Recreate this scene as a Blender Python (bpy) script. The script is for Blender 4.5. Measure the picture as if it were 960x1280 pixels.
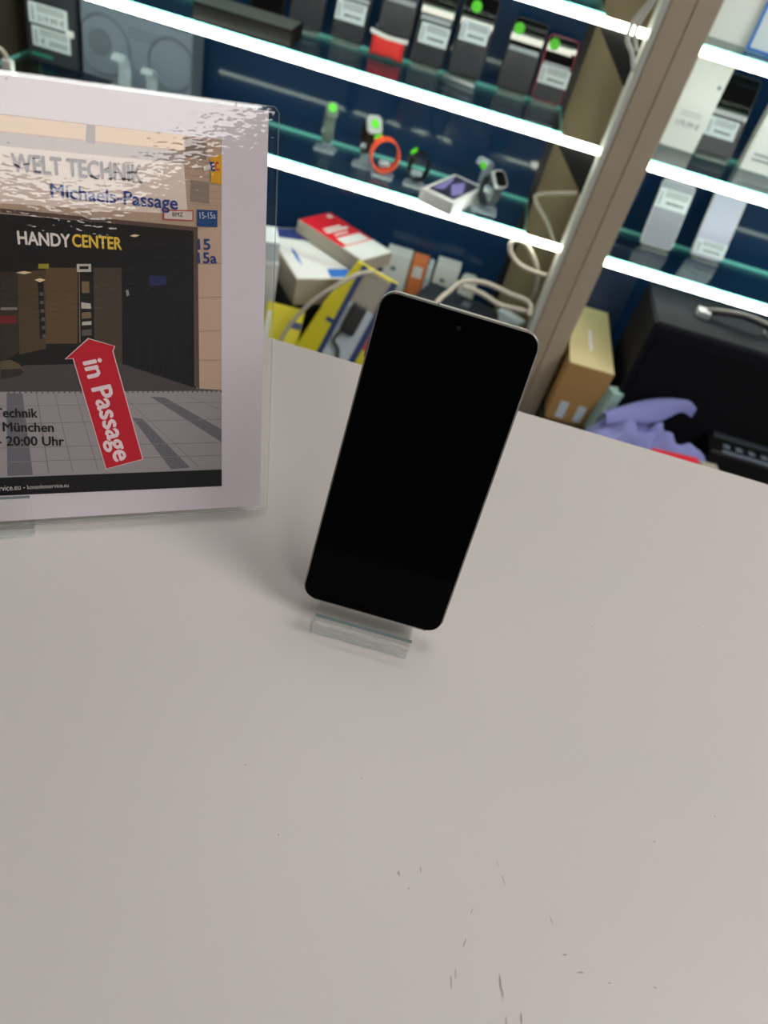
import bpy, bmesh, math, random
from mathutils import Vector, Matrix
random.seed(7)
for o in list(bpy.data.objects):
    bpy.data.objects.remove(o, do_unlink=True)
S = bpy.context.scene
COL = S.collection

# ------------------------------------------------------------------ camera
cd = bpy.data.cameras.new('camera'); co = bpy.data.objects.new('camera', cd); COL.objects.link(co)
cR = Vector((0.9601876819, 0.1717713114, 0.2203048617))
cU = Vector((-0.2782248047, 0.6589024282, 0.6988837873))
cF = Vector((0.0251112237, 0.7323538808, -0.6804610347))
mw = Matrix.Identity(4)
for i in range(3):
    mw[i][0], mw[i][1], mw[i][2] = cR[i], cU[i], -cF[i]
mw.translation = (0, 0, 0.3222203934)
co.matrix_world = mw
cd.sensor_fit = 'VERTICAL'; cd.sensor_height = 36.0
cd.lens = 930.17 / 1280 * 36.0
cd.clip_start = 0.02; cd.clip_end = 30
cd.dof.use_dof = True; cd.dof.focus_distance = 0.385; cd.dof.aperture_fstop = 9.5
S.camera = co

# ------------------------------------------------------------------ world + exposure
wd = bpy.data.worlds.new('shop_air'); S.world = wd; wd.use_nodes = True
wd.node_tree.nodes['Background'].inputs[0].default_value = (1.0, 0.96, 0.93, 1)
wd.node_tree.nodes['Background'].inputs[1].default_value = 0.13
S.view_settings.view_transform = 'Standard'; S.view_settings.look = 'None'
S.view_settings.gamma = 1.0; S.view_settings.use_curve_mapping = False
S.view_settings.exposure = 0.0
S.cycles.transparent_max_bounces = 32
PANEL_GLARE = 10.5      # ceiling panel behind the camera, to the right
PANEL_FILL = 11.0       # ceiling panel right of the counter; also scales the added fill panel
STRIP = 12.0            # shelf light strips
PANELS = [(1.35, -2.35, 1.0, 1.6, PANEL_GLARE), (1.7, 0.1, 1.0, 1.0, PANEL_FILL), (0.15, 1.05, 0.6, 0.5, PANEL_FILL*0.62)]

# ------------------------------------------------------------------ materials
def srgb(r, g, b):
    f = lambda c: (c/12.92 if c <= .04045 else ((c+.055)/1.055)**2.4)
    return (f(r/255), f(g/255), f(b/255), 1)
def mat(name, col, rough=.5, metal=0, spec=.5, coat=0, emis=None, es=0, bump=None, vary=0, vscale=20):
    m = bpy.data.materials.new(name); m.use_nodes = True
    nt = m.node_tree; b = nt.nodes['Principled BSDF']
    b.inputs['Base Color'].default_value = col
    b.inputs['Roughness'].default_value = rough; b.inputs['Metallic'].default_value = metal
    b.inputs['Specular IOR Level'].default_value = spec; b.inputs['Coat Weight'].default_value = coat
    if emis:
        b.inputs['Emission Color'].default_value = emis; b.inputs['Emission Strength'].default_value = es
    if vary or bump:
        tc = nt.nodes.new('ShaderNodeTexCoord'); nz = nt.nodes.new('ShaderNodeTexNoise')
        nz.inputs['Scale'].default_value = vscale; nz.inputs['Detail'].default_value = 5
        nt.links.new(tc.outputs['Object'], nz.inputs['Vector'])
        if vary:
            mx = nt.nodes.new('ShaderNodeMixRGB'); mx.inputs[1].default_value = col
            mx.inputs[2].default_value = tuple(c*(1-vary) for c in col[:3])+(1,)
            nt.links.new(nz.outputs['Fac'], mx.inputs[0]); nt.links.new(mx.outputs[0], b.inputs['Base Color'])
        if bump:
            bp = nt.nodes.new('ShaderNodeBump'); bp.inputs['Strength'].default_value = bump
            bp.inputs['Distance'].default_value = .002
            nt.links.new(nz.outputs['Fac'], bp.inputs['Height']); nt.links.new(bp.outputs[0], b.inputs['Normal'])
    return m
def clear(name, tint, ior=1.49, rough=0.02, wave=None, extra=0.0):
    m = bpy.data.materials.new(name); m.use_nodes = True; nt = m.node_tree
    nt.nodes.remove(nt.nodes['Principled BSDF'])
    out = nt.nodes['Material Output']
    tr = nt.nodes.new('ShaderNodeBsdfTransparent'); tr.inputs[0].default_value = tint
    gl = nt.nodes.new('ShaderNodeBsdfGlossy'); gl.inputs['Roughness'].default_value = rough
    fr = nt.nodes.new('ShaderNodeFresnel'); fr.inputs[0].default_value = ior
    mx = nt.nodes.new('ShaderNodeMixShader')
    fac = fr.outputs[0]
    # the same reflection from both sides of a thin sheet
    geo = nt.nodes.new('ShaderNodeNewGeometry')
    inv = nt.nodes.new('ShaderNodeMix'); inv.data_type = 'FLOAT'
    inv.inputs[2].default_value = ior; inv.inputs[3].default_value = 1/ior
    nt.links.new(geo.outputs['Backfacing'], inv.inputs[0]); nt.links.new(inv.outputs[0], fr.inputs[0])
    nt.links.new(fac, mx.inputs[0]); nt.links.new(tr.outputs[0], mx.inputs[1]); nt.links.new(gl.outputs[0], mx.inputs[2])
    if wave:
        tc = nt.nodes.new('ShaderNodeTexCoord'); mp = nt.nodes.new('ShaderNodeMapping')
        mp.inputs['Scale'].default_value = (1.0, 1.9, 1.0)
        nz = nt.nodes.new('ShaderNodeTexNoise'); nz.inputs['Scale'].default_value = wave[0]; nz.inputs['Detail'].default_value = 1.0
        bp = nt.nodes.new('ShaderNodeBump'); bp.inputs['Strength'].default_value = wave[1]; bp.inputs['Distance'].default_value = wave[2]
        nt.links.new(tc.outputs['Object'], mp.inputs[0]); nt.links.new(mp.outputs[0], nz.inputs['Vector'])
        nt.links.new(nz.outputs['Fac'], bp.inputs['Height'])
        nt.links.new(bp.outputs[0], gl.inputs['Normal'])
    nt.links.new(mx.outputs[0], out.inputs[0])
    return m
M = {}
M['top'] = mat('counter_laminate', srgb(214, 210, 205), .42, spec=.35, vary=.03, vscale=9)
M['scuff'] = mat('scuff_grime', srgb(158, 150, 143), .6)
M['wall'] = mat('olive_wall', srgb(174, 160, 126), .7, vary=.12, vscale=6)
M['ceil'] = mat('ceiling_paint', srgb(180, 176, 172), .8, vary=.05)
M['floor'] = mat('floor_vinyl', srgb(60, 58, 58), .5, vary=.2)
M['navy'] = mat('navy_gloss_panel', srgb(24, 52, 86), .07, spec=.5)
M['navy2'] = mat('navy_box', srgb(32, 48, 78), .4)
M['brown'] = mat('dark_brown_panel', srgb(66, 58, 48), .5, vary=.2)
M['glass'] = clear('shelf_glass', (.90, .97, .95, 1), 1.5, 0.015)
M['gedge'] = mat('shelf_glass_edge', srgb(140, 240, 230), .3)
M['acr'] = clear('clear_acrylic', (.995, .998, .997, 1), 1.49, .02)
M['acr_edge'] = mat('acrylic_edge', srgb(112, 128, 127), .15)
M['acr_pale'] = mat('acrylic_pale_edge', srgb(225, 235, 232), .15)
def thin(m, f):
    nt = m.node_tree; b = nt.nodes['Principled BSDF']; tr = nt.nodes.new('ShaderNodeBsdfTransparent'); mx = nt.nodes.new('ShaderNodeMixShader')
    mx.inputs[0].default_value = f; nt.links.new(tr.outputs[0], mx.inputs[1]); nt.links.new(b.outputs[0], mx.inputs[2])
    nt.links.new(mx.outputs[0], nt.nodes['Material Output'].inputs[0])
thin(M['acr_pale'], .35)
M['smoke'] = clear('smoked_acrylic', (.45, .47, .50, 1), 1.5, .03)
M['strip'] = mat('led_diffuser', (1, 1, .9, 1), .5, emis=(1.0, 1.0, .84, 1), es=STRIP)
M['wood'] = mat('pine_board', srgb(180, 164, 142), .6, vary=.16, vscale=14)
M['wood2'] = mat('pine_board_light', srgb(182, 168, 147), .6, vary=.14, vscale=11)
M['trim'] = mat('grey_plastic_trim', srgb(190, 192, 186), .4)
M['black'] = mat('black_plastic', srgb(14, 14, 16), .4)
M['blackg'] = mat('black_gloss', srgb(5, 5, 7), .06, spec=.5)
M['screen'] = mat('phone_glass', (.0012, .0012, .0016, 1), .05, spec=.04)
M['sscreen'] = mat('shelf_phone_glass', srgb(5, 6, 8), .03, spec=.9)
M['lens'] = mat('camera_lens', srgb(16, 18, 22), .1)
M['alu'] = mat('silver_frame', srgb(150, 145, 140), .35, metal=.9)
M['steel'] = mat('dull_silver', srgb(180, 184, 188), .35, metal=.4)
M['white'] = mat('white_card', srgb(225, 228, 230), .5)
M['whiteg'] = mat('white_plastic', srgb(225, 228, 226), .3)
M['cable'] = mat('white_cable', srgb(190, 184, 172), .45)
M['paper'] = mat('poster_paper', srgb(208, 199, 205), .6)
M['label'] = mat('price_paper', srgb(205, 218, 226), .6)
M['ink'] = mat('label_ink', srgb(40, 44, 52), .6)
M['green'] = mat('green_sticker', srgb(90, 215, 40), .5)
M['grey'] = mat('grey_carton', srgb(108, 121, 138), .5)
M['grey2'] = mat('grey_carton_print', srgb(90, 101, 116), .5)
M['slate'] = mat('slate_plastic', srgb(52, 60, 68), .5)
M['dgrey'] = mat('dark_grey_strap', srgb(95, 112, 105), .6)
M['orange'] = mat('orange_strap', srgb(240, 90, 50), .5)
M['red'] = mat('red_print', srgb(225, 32, 52), .45)
M['redp'] = mat('red_fabric', srgb(220, 45, 45), .7, bump=.6, vscale=60)
M['dred'] = mat('dark_red_rim', srgb(150, 30, 55), .4)
M['kraft'] = mat('kraft_cardboard', srgb(214, 200, 152), .7, vary=.1, vscale=25)
M['kraft2'] = mat('kraft_cardboard_side', srgb(178, 138, 82), .7, vary=.1, vscale=25)
M['greyb'] = mat('grey_board', srgb(172, 164, 150), .7, vary=.08)
M['blue'] = mat('blue_print', srgb(40, 110, 200), .5)
M['dblue'] = mat('dark_blue_print', srgb(48, 62, 130), .5)
M['yellow'] = mat('yellow_print', srgb(215, 205, 20), .5)
M['packnavy'] = mat('navy_print', srgb(38, 58, 110), .5)
M['orangep'] = mat('orange_print', srgb(225, 130, 80), .5)
M['cloth'] = mat('lavender_cloth', srgb(130, 136, 196), .8, bump=.5, vscale=40)
M['mint'] = mat('mint_wrap', srgb(170, 205, 195), .5)
M['picture'] = mat('box_picture', srgb(60, 55, 85), .35, vary=.5, vscale=30)
M['lilac'] = mat('lilac_print', srgb(140, 135, 200), .4)
M['panel'] = {}
def pm(name, r, g, b):
    if name not in M: M[name] = mat('print_'+name, srgb(r, g, b), .55, spec=.2)
    return M[name]

# ------------------------------------------------------------------ helpers
def obj(name, bm, mats, parent=None, smooth=False):
    me = bpy.data.meshes.new(name)
    bmesh.ops.recalc_face_normals(bm, faces=bm.faces[:]) if False else None
    bm.to_mesh(me); bm.free()
    for m in (mats if isinstance(mats, (list, tuple)) else [mats]): me.materials.append(m)
    if smooth:
        for p in me.polygons: p.use_smooth = True
    o = bpy.data.objects.new(name, me); COL.objects.link(o)
    if parent: o.parent = parent
    return o
def tag(o, label=None, cat=None, group=None, kind=None):
    if label: o['label'] = label
    if cat: o['category'] = cat
    if group: o['group'] = group
    if kind: o['kind'] = kind
    return o
def thing(name, label, cat, loc=(0, 0, 0), rotz=0, group=None, mtx=None):
    o = bpy.data.objects.new(name, None); o.empty_display_size = .02; COL.objects.link(o)
    if mtx is not None: o.matrix_world = mtx
    else:
        o.location = loc; o.rotation_euler = (0, 0, rotz)
    return tag(o, label, cat, group)
def frame(org, u, v):
    """matrix with x=u, y=v (made square to u), z=u x v"""
    u = Vector(u).normalized(); v = Vector(v); v = (v - u*v.dot(u)).normalized(); w = u.cross(v)
    m = Matrix.Identity(4)
    for i in range(3): m[i][0], m[i][1], m[i][2] = u[i], v[i], w[i]
    m.translation = org
    return m
def tilted(org, yaw, tilt):
    """x along the width, y up the leaning sheet, z out of its front"""
    a = Vector((math.cos(yaw), math.sin(yaw), 0)); n = Vector((-math.sin(yaw), math.cos(yaw), 0))
    return frame(org, a, Vector((0, 0, 1))*math.cos(tilt) + n*math.sin(tilt))
def NB(): return bmesh.new()
def box(bm, x0, x1, y0, y1, z0, z1, bev=0, seg=2, mi=0, mtx=None):
    r = bmesh.ops.create_cube(bm, size=1)
    vs = r['verts']
    for v in vs:
        v.co = Vector(((x0+x1)/2 + v.co.x*(x1-x0), (y0+y1)/2 + v.co.y*(y1-y0), (z0+z1)/2 + v.co.z*(z1-z0)))
    fs = set(f for v in vs for f in v.link_faces)
    for f in fs: f.material_index = mi
    if bev:
        es = list(set(e for v in vs for e in v.link_edges))
        rr = bmesh.ops.bevel(bm, geom=es, offset=bev, segments=seg, affect='EDGES', profile=.5)
        vs = list(set(v for f in rr['faces'] for v in f.verts) | set(v for v in vs if v.is_valid))
        for f in rr['faces']: f.material_index = mi
    if mtx is not None:
        for v in set(vs): v.co = mtx @ v.co
    return vs
def rr_pts(w, h, r, seg=6, cx=0, cy=0):
    pts = []
    for (sx, sy, a0) in ((1, 1, 0), (-1, 1, 90), (-1, -1, 180), (1, -1, 270)):
        for i in range(seg+1):
            a = math.radians(a0 + 90*i/seg)
            pts.append((cx+sx*(w/2-r)+r*math.cos(a), cy+sy*(h/2-r)+r*math.sin(a)))
    return pts
def prism(bm, pts, z0, z1, bev=0, mi=0, side_mi=None, mtx=None, seg=2):
    lo = [bm.verts.new((p[0], p[1], z0)) for p in pts]; hi = [bm.verts.new((p[0], p[1], z1)) for p in pts]
    n = len(pts)
    a = sum(pts[i][0]*pts[(i+1) % n][1]-pts[(i+1) % n][0]*pts[i][1] for i in range(n))
    if a < 0: lo.reverse(); hi.reverse()
    fb = bm.faces.new(list(reversed(lo))); ft = bm.faces.new(hi)
    fb.material_index = ft.material_index = mi
    for i in range(n):
        f = bm.faces.new((lo[i], lo[(i+1) % n], hi[(i+1) % n], hi[i])); f.material_index = mi if side_mi is None else side_mi
    vs = lo+hi
    if bev:
        es = list(set(list(ft.edges)+list(fb.edges)))
        rr = bmesh.ops.bevel(bm, geom=es, offset=bev, segments=seg, affect='EDGES', profile=.5)
        vs = list(set([v for v in vs if v.is_valid] + [v for f in rr['faces'] for v in f.verts]))
    if mtx is not None:
        for v in set(vs): v.co = mtx @ v.co
    return vs
def disc(bm, cx, cy, r, z0, z1, n=24, mi=0, mtx=None):
    return prism(bm, [(cx+r*math.cos(2*math.pi*i/n), cy+r*math.sin(2*math.pi*i/n)) for i in range(n)], z0, z1, mi=mi, mtx=mtx)
def flat(bm, pts, z, mi=0):
    n = len(pts)
    a = sum(pts[i][0]*pts[(i+1) % n][1]-pts[(i+1) % n][0]*pts[i][1] for i in range(n))
    vs = [bm.verts.new((p[0], p[1], z)) for p in (pts if a > 0 else list(reversed(pts)))]
    f = bm.faces.new(vs); f.material_index = mi
def smoothpath(pts, sub=8, closed=False):
    P = [Vector(p) for p in pts]; out = []
    n = len(P)
    for i in range(n if closed else n-1):
        g = (lambda k: P[k % n]) if closed else (lambda k: P[max(0, min(n-1, k))])
        p0, p1, p2, p3 = g(i-1), g(i), g(i+1), g(i+2)
        for k in range(sub):
            t = k/sub
            out.append(.5*((2*p1)+(p2-p0)*t+(2*p0-5*p1+4*p2-p3)*t*t+(3*p1-p0-3*p2+p3)*t**3))
    if not closed: out.append(P[-1])
    return out
def tube(bm, pts, r, n=10, mi=0, closed=False, prof=None, up=None):
    """sweep a circle (or a flat profile list of (side, out)) along pts"""
    rings = []; N = len(pts); ref = Vector(up) if up else None
    for i, p in enumerate(pts):
        a = pts[(i-1) % N] if (closed or i) else pts[0]; b = pts[(i+1) % N] if (closed or i < N-1) else pts[-1]
        t = (b-a).normalized()
        if ref is None: ref = Vector((0, 0, 1)) if abs(t.z) < .9 else Vector((1, 0, 0))
        s = (ref - t*ref.dot(t)).normalized(); q = t.cross(s)
        if not up: ref = s
        if prof: rings.append([bm.verts.new(p + s*x + q*y) for x, y in prof])
        else: rings.append([bm.verts.new(p + s*r*math.cos(2*math.pi*k/n) + q*r*math.sin(2*math.pi*k/n)) for k in range(n)])
    m = len(rings[0])
    for i in range(N if closed else N-1):
        A, B = rings[i], rings[(i+1) % N]
        for k in range(m):
            f = bm.faces.new((A[k], A[(k+1) % m], B[(k+1) % m], B[k])); f.material_index = mi
    if not closed:
        bm.faces.new(list(reversed(rings[0]))).material_index = mi; bm.faces.new(rings[-1]).material_index = mi
def fixn(bm): bmesh.ops.recalc_face_normals(bm, faces=bm.faces[:])
def text_into(bm, s, bl, br, tl, z, mi=0, bold=.0, shear=0.0):
    """fit the writing s between baseline-left bl, baseline-right br, with cap height reaching tl"""
    cu = bpy.data.curves.new('t', 'FONT'); cu.body = s; cu.size = 1; cu.offset = 0; cu.resolution_u = 3; cu.shear = shear
    to = bpy.data.objects.new('t', cu); COL.objects.link(to)
    dg = bpy.context.evaluated_depsgraph_get(); dg.update()
    me = bpy.data.meshes.new_from_object(to.evaluated_get(dg))
    bpy.data.objects.remove(to, do_unlink=True)
    xs = [v.co.x for v in me.vertices]; x0, x1 = min(xs), max(xs)
    cap = 0.73 if any(c.isupper() or c.isdigit() or c in 'hbdklt' for c in s) else .52
    bl, br, tl = Vector(bl), Vector(br), Vector(tl)
    ux = (br-bl)/(x1-x0); h = tl-bl; ud = (br-bl).normalized(); uy = (h-ud*h.dot(ud))/cap
    for k, (dx, dy) in enumerate(((0, 0), (bold, 0), (-bold, 0), (0, bold*.8), (0, -bold*.8), (bold*.5, bold*.5), (-bold*.5, -bold*.5)) if bold > .015 else ((0, 0),)):
        vm = [bm.verts.new((*(bl+ux*(v.co.x-x0+dx)+uy*(v.co.y+dy)), z-k*.000004)) for v in me.vertices]
        for p in me.polygons:
            try:
                f = bm.faces.new([vm[i] for i in p.vertices]); f.material_index = mi
            except ValueError: pass
    bpy.data.meshes.remove(me)

# ================================================================== STRUCTURE
bm = NB(); box(bm, -2.6, 2.6, -5.2, 2.05, -1.0, -.95); tag(obj('floor', bm, M['floor']), kind='structure')
bm = NB(); box(bm, -2.6, 2.6, 1.975, 2.05, -.95, 1.8); tag(obj('wall_back', bm, M['wall']), kind='structure')
bm = NB(); box(bm, -2.6, 2.6, -5.2, 1.975, 1.80, 1.85); tag(obj('ceiling', bm, M['ceil']), kind='structure')
for k, (cx, cy, w, d, L) in enumerate(PANELS):
    t = thing('ceiling_panel_lamp', ['large ceiling light panel behind the counter to the right', 'ceiling light panel nearly above the counter on the right', 'added fill light panel above the aisle behind the counter'][k], 'lamp', (cx, cy, 1.8))
    bm = NB()
    for (a, b, c, e) in ((-w/2-.03, w/2+.03, -d/2-.03, -d/2), (-w/2-.03, w/2+.03, d/2, d/2+.03), (-w/2-.03, -w/2, -d/2, d/2), (w/2, w/2+.03, -d/2, d/2)):
        box(bm, a, b, c, e, -.045, 0)
    obj('lamp_frame', bm, M['white'], t)
    bm = NB(); box(bm, -w/2, w/2, -d/2, d/2, -.035, -.02)
    obj('diffuser', bm, mat('panel_diffuser', (1, 1, 1, 1), .5, emis=(1.0, .955, .93, 1), es=L), t)

# ------------------------------------------------------------------ counter
t = thing('counter', 'white laminate counter top filling the foreground', 'counter', (0, 0, -.95))
bm = NB(); box(bm, -1.1, 1.35, -.35, .5045, .92, .95, .0015); obj('worktop', bm, M['top'], t)
bm = NB(); box(bm, -1.06, 1.31, -.25, .46, 0, .92); obj('body', bm, M['white'], t)
def scuff(x, y, l, w, a):
    bm = NB(); n = 7; pts = []
    for i in range(n):
        th = 2*math.pi*i/n; rr = random.uniform(.6, 1)
        px, py = l/2*rr*math.cos(th), w/2*rr*math.sin(th)
        pts.append((x+px*math.cos(a)-py*math.sin(a), y+px*math.sin(a)+py*math.cos(a)))
    flat(bm, pts, .95012); obj('scuff_mark', bm, M['scuff'], t)
for x, y in ((.033, .169), (.003, .134), (.176, .178), (.149, .301), (.22, .326), (.143, .454), (.0565, .102+.03), (-.02, .16), (.21, .2)):
    scuff(x, y, .0011, .0008, 0)
for x, y, l, w, a in ((.057, .132, .003, .0006, 1.9), (.066, .136, .003, .0006, 1.7), (.062, .127, .001, .001, 0), (.084, .097, .007, .0007, 1.75), (.0855, .1, .005, .0005, 1.7), (.104, .101, .008, .0011, 1.75), (.105, .098, .005, .0007, 1.8), (.103, .141, .006, .0004, 1.95), (.1, .147, .004, .0003, 2.0), (.125, .13, .006, .0005, 1.9), (.131, .118, .003, .0008, .4), (.138, .113, .004, .0007, .2), (.15, .112, .002, .0006, .1), (.088, .112, .005, .0006, 1.3), (.113, .091, .005, .001, 1.7), (.107, .089, .004, .0006, 1.7), (.17, .115, .002, .0008, 0), (.09, .125, .004, .0003, 1.3)):
    scuff(x, y, l, w, a)

# ------------------------------------------------------------------ shelf unit
t = thing('back_panel', 'glossy navy back panel behind the left glass shelves', 'panel', (-.5, 1.9, -.66))
bm = NB(); box(bm, -.558, .668, 0, .015, 0, 1.3); obj('sheet', bm, M['navy'], t)
bm = NB(); box(bm, .668, .684, -.006, .018, 0, 1.3); obj('edge_strip', bm, M['black'], t)
t = thing('back_panel', 'glossy navy back panel behind the glass shelves right of the wooden post', 'panel', (.9, 1.9, -.66))
bm = NB(); box(bm, -.58, .5, 0, .015, 0, 1.3); obj('sheet', bm, M['navy'], t)
bm = NB(); box(bm, -.596, -.58, -.006, .018, 0, 1.3); obj('edge_strip', bm, M['black'], t)
t = thing('side_panel', 'dark brown side panel at the left end of the glass shelves', 'panel', (-1.073, 1.78, -.66))
bm = NB(); box(bm, -.012, .012, -.12, .115, 0, 1.3, .001); obj('board', bm, M['brown'], t)
bm = NB(); box(bm, -.014, .014, -.128, -.12, 0, 1.3, .001); obj('edge_strip', bm, M['black'], t)
def shelf(x0, x1, g1, z, label, sx0, sx1):
    t = thing('glass_shelf', label, 'shelf', ((x0+x1)/2, 1.75, z), group='lit glass shelves')
    c = (x0+x1)/2
    bm = NB(); box(bm, x0-c, g1-c, -.098, .105, .002, .010)
    for f in bm.faces:
        if abs(f.normal.z) < .5: f.material_index = 1
    obj('glass', bm, [M['glass'], M['gedge']], t)
    bm = NB(); box(bm, sx0-c, sx1-c, -.113, -.099, -.0072, .0066, .004, 3); obj('led_strip', bm, M['strip'], t)
for z, nm in ((-.30, 'lowest'), (-.0925, 'middle'), (.114, 'upper')):
    shelf(-1.058, .26, .168, z, '%s lit glass shelf left of the wooden post' % nm, -1.058, .2492)
    shelf(.352, 1.35, 1.35, z, '%s lit glass shelf right of the wooden post' % nm, .353, 1.35)
for x0, x1, lab in ((-1.085, .246, 'low dark plinth carrying the pile of boxes left of the post'), (.3475, 1.4, 'low dark plinth carrying the cardboard carton and black speaker')):
    t = thing('base_plinth', lab, 'plinth', ((x0+x1)/2, 1.65, -.95)); w = (x1-x0)/2
    bm = NB(); box(bm, -w, w, -.27, .26, .27, .29, .002); obj('deck', bm, M['black'], t)
    bm = NB(); box(bm, -w+.01, w-.01, -.22, .25, 0, .27); obj('carcass', bm, M['brown'], t)

# wooden post
t = thing('wooden_post', 'pale wooden post of two boards between the shelf sections', 'post', (.304, 1.6, -.95))
bm = NB(); box(bm, -.042, -.0008, 0, .15, 0, 2.74, .0015); obj('board', bm, M['wood'], t)
bm = NB(); box(bm, .0008, .042, .001, .15, 0, 2.74, .0015); obj('board', bm, M['wood2'], t)
bm = NB(); box(bm, -.055, -.0425, .001, .05, .01, 2.74, .004); obj('edge_trim', bm, M['trim'], t)
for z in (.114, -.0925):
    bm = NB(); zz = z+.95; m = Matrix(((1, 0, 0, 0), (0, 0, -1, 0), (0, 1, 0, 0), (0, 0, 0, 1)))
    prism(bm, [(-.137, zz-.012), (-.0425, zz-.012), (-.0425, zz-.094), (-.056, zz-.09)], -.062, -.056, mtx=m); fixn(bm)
    obj('black_triangle', bm, M['black'], t)  # flat black triangle below the shelf end, beside the post

# ================================================================== PHONE ON COUNTER
PB = (.018, .253, .012); PT = math.radians(21.407)
def smartphone_main():
    t = thing('smartphone', 'large black-screened smartphone with silver frame standing on the counter', 'smartphone', mtx=tilted(PB, 0, PT))
    w, h = .0765, .1635
    up = Matrix.Translation((0, h/2, 0))
    bm = NB(); prism(bm, rr_pts(w, h, .0075, 8), -.0082, -.0002, .0016, mtx=up, seg=3); fixn(bm)
    obj('frame', bm, M['alu'], t)
    bm = NB(); prism(bm, rr_pts(w-.0016, h-.0016, .0068, 8), -.0006, .0001, .0003, mtx=up); fixn(bm)
    sc = obj('screen', bm, M['screen'], t)
    bm = NB(); disc(bm, 0, h-.0075, .0011, .0001, .00018, 20); obj('camera_hole', bm, M['lens'], sc)
    bm = NB(); prism(bm, rr_pts(w-.004, h-.004, .006, 8), -.0090, -.0082, mtx=up); fixn(bm); obj('back_cover', bm, M['slate'], t)
    bm = NB(); box(bm, -w/2-.0007, -w/2+.0004, h*.80, h*.86, -.0055, -.003, .0003); obj('side_button', bm, M['alu'], t)
    bm = NB(); box(bm, -.0125, -.0115, h-.0006, h+.00015, -.0078, -.0006); obj('antenna_line', bm, M['slate'], t)
    bm = NB(); box(bm, w*.22, w*.44, h*.72, h*.96, -.0108, -.009, .0008); obj('camera_bump', bm, M['blackg'], t)
smartphone_main()
def bar(bm, a, b, th, x0, x1, mi=0, edge=1):
    """flat acrylic sheet between profile points a and b (y, z), running x0..x1"""
    d = Vector((b[0]-a[0], b[1]-a[1])).normalized(); n = Vector((-d.y, d.x))*th/2
    pr = [Vector(a)+n, Vector(a)-n, Vector(b)-n, Vector(b)+n]
    L = [bm.verts.new((x0, p.x, p.y)) for p in pr]; R = [bm.verts.new((x1, p.x, p.y)) for p in pr]
    fs = [bm.faces.new(L), bm.faces.new(list(reversed(R)))]
    for i in range(4):
        f = bm.faces.new((L[i], R[i], R[(i+1) % 4], L[(i+1) % 4]))
        if i in (0, 2): fs.append(f)
    for f in fs: f.material_index = edge
def easel(label, loc, rotz, w, lip, tilt, ledge, depth, back):
    """clear bent-acrylic easel: base, lip with ledge, backrest. local y runs away from the viewer"""
    t = thing('acrylic_easel', label, 'display stand', loc, rotz)
    mm = [M['acr'], M['acr_pale'], M['acr_edge']]
    bm = NB(); bar(bm, (0, .0011), (depth, .0011), .002, -w/2, w/2); fixn(bm); obj('base', bm, mm, t)
    bm = NB(); bar(bm, (.0011, .0022), (.0011, lip), .002, -w/2, w/2, edge=1); fixn(bm)
    for f in bm.faces:
        if f.calc_center_median().z > lip-.0005: f.material_index = 2
    bar(bm, (.0022, ledge-.0014), (.0185, ledge-.0014), .002, -w/2, w/2); fixn(bm)
    obj('lip', bm, mm, t)
    bm = NB(); y0 = back; c, s = math.cos(tilt), math.sin(tilt)
    bar(bm, (y0, .0028), (y0+s*.075, .0028+c*.075), .002, -w/2, w/2); fixn(bm)
    obj('backrest', bm, mm, t)
    return t
easel('small clear acrylic easel under the black smartphone', (.0165, .2405, 0), 0, .052, .0145, PT, .0088, .085, .0215)
# ================================================================== POSTER
PO = (-.06054, .31308, .008); PYAW = .489535; PTILT = .405747
t = thing('poster_board', 'laminated shop poster with red arrow in clear acrylic frame on the counter', 'poster', mtx=tilted(PO, PYAW, PTILT))
bm = NB(); prism(bm, [(.0052, -.0035), (.0060, .2085), (.0036, .2110), (-.301, .2110), (-.301, -.0035)], -.0052, -.0022, .0003)
fixn(bm)
for f in bm.faces:
    if abs(f.normal.z) < .8: f.material_index = 1
obj('acrylic_plate', bm, [M['acr'], M['acr_pale']], t)
bm = NB(); prism(bm, [(0, 0), (0, .2085), (-.297, .2085), (-.297, 0)], -.0018, -.0009); obj('paper_sheet', bm, M['paper'], t)
mats = []; idx = {}
def pc(name, r, g, b):
    if name not in idx: idx[name] = len(mats); mats.append(pm(name, r, g, b))
    return idx[name]
L0 = [0]
bm = NB()
def P(pts, name, r, g, b):
    L0[0] += 1
    flat(bm, [(x/1000, y/1000) for x, y in pts], -.00088+L0[0]*.0000045, pc(name, r, g, b))
XL = -274.5
P([(XL, 193.3), (-22.8, 193.3), (-22.5, 13.7), (XL, 15.6)], 'facade', 178, 152, 130)
P([(XL, 191.9), (-40.8, 193.2), (-40.9, 186.7), (XL, 186.2)], 'upper_stone', 222, 190, 150)
P([(XL, 179.3), (-41, 181), (-39.5, 158), (XL, 154)], 'fascia', 224, 206, 192)
P([(XL, 185.6), (-40.9, 186.0), (-41.0, 181.1), (XL, 179.2)], 'band', 172, 160, 154)
P([(-84, 193), (-80.2, 193), (-80.7, 185.3), (-84.8, 185.5)], 'pipe', 130, 120, 116)
P([(-40.1, 192.3), (-30.3, 192.3), (-30.3, 183.6), (-40.2, 184.0)], 'shade', 138, 122, 110)
P([(-38.1, 174.0), (-28.9, 173.7), (-28.9, 163.9), (-38.2, 164.2)], 'shade', 138, 122, 110)
for k in range(9):
    y = 163+k*3.2
    P([(-39.5, y), (-22.9, y+.3), (-22.9, y+.55), (-39.5, y+.25)], 'joint', 150, 128, 112)
P([(XL, 153.9), (-36.0, 151.1), (-36.1, 70.7), (-73.9, 83.4), (-119.5, 82.3), (-130.6, 76.7), (XL, 76)], 'dark', 22, 19, 19)
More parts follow.
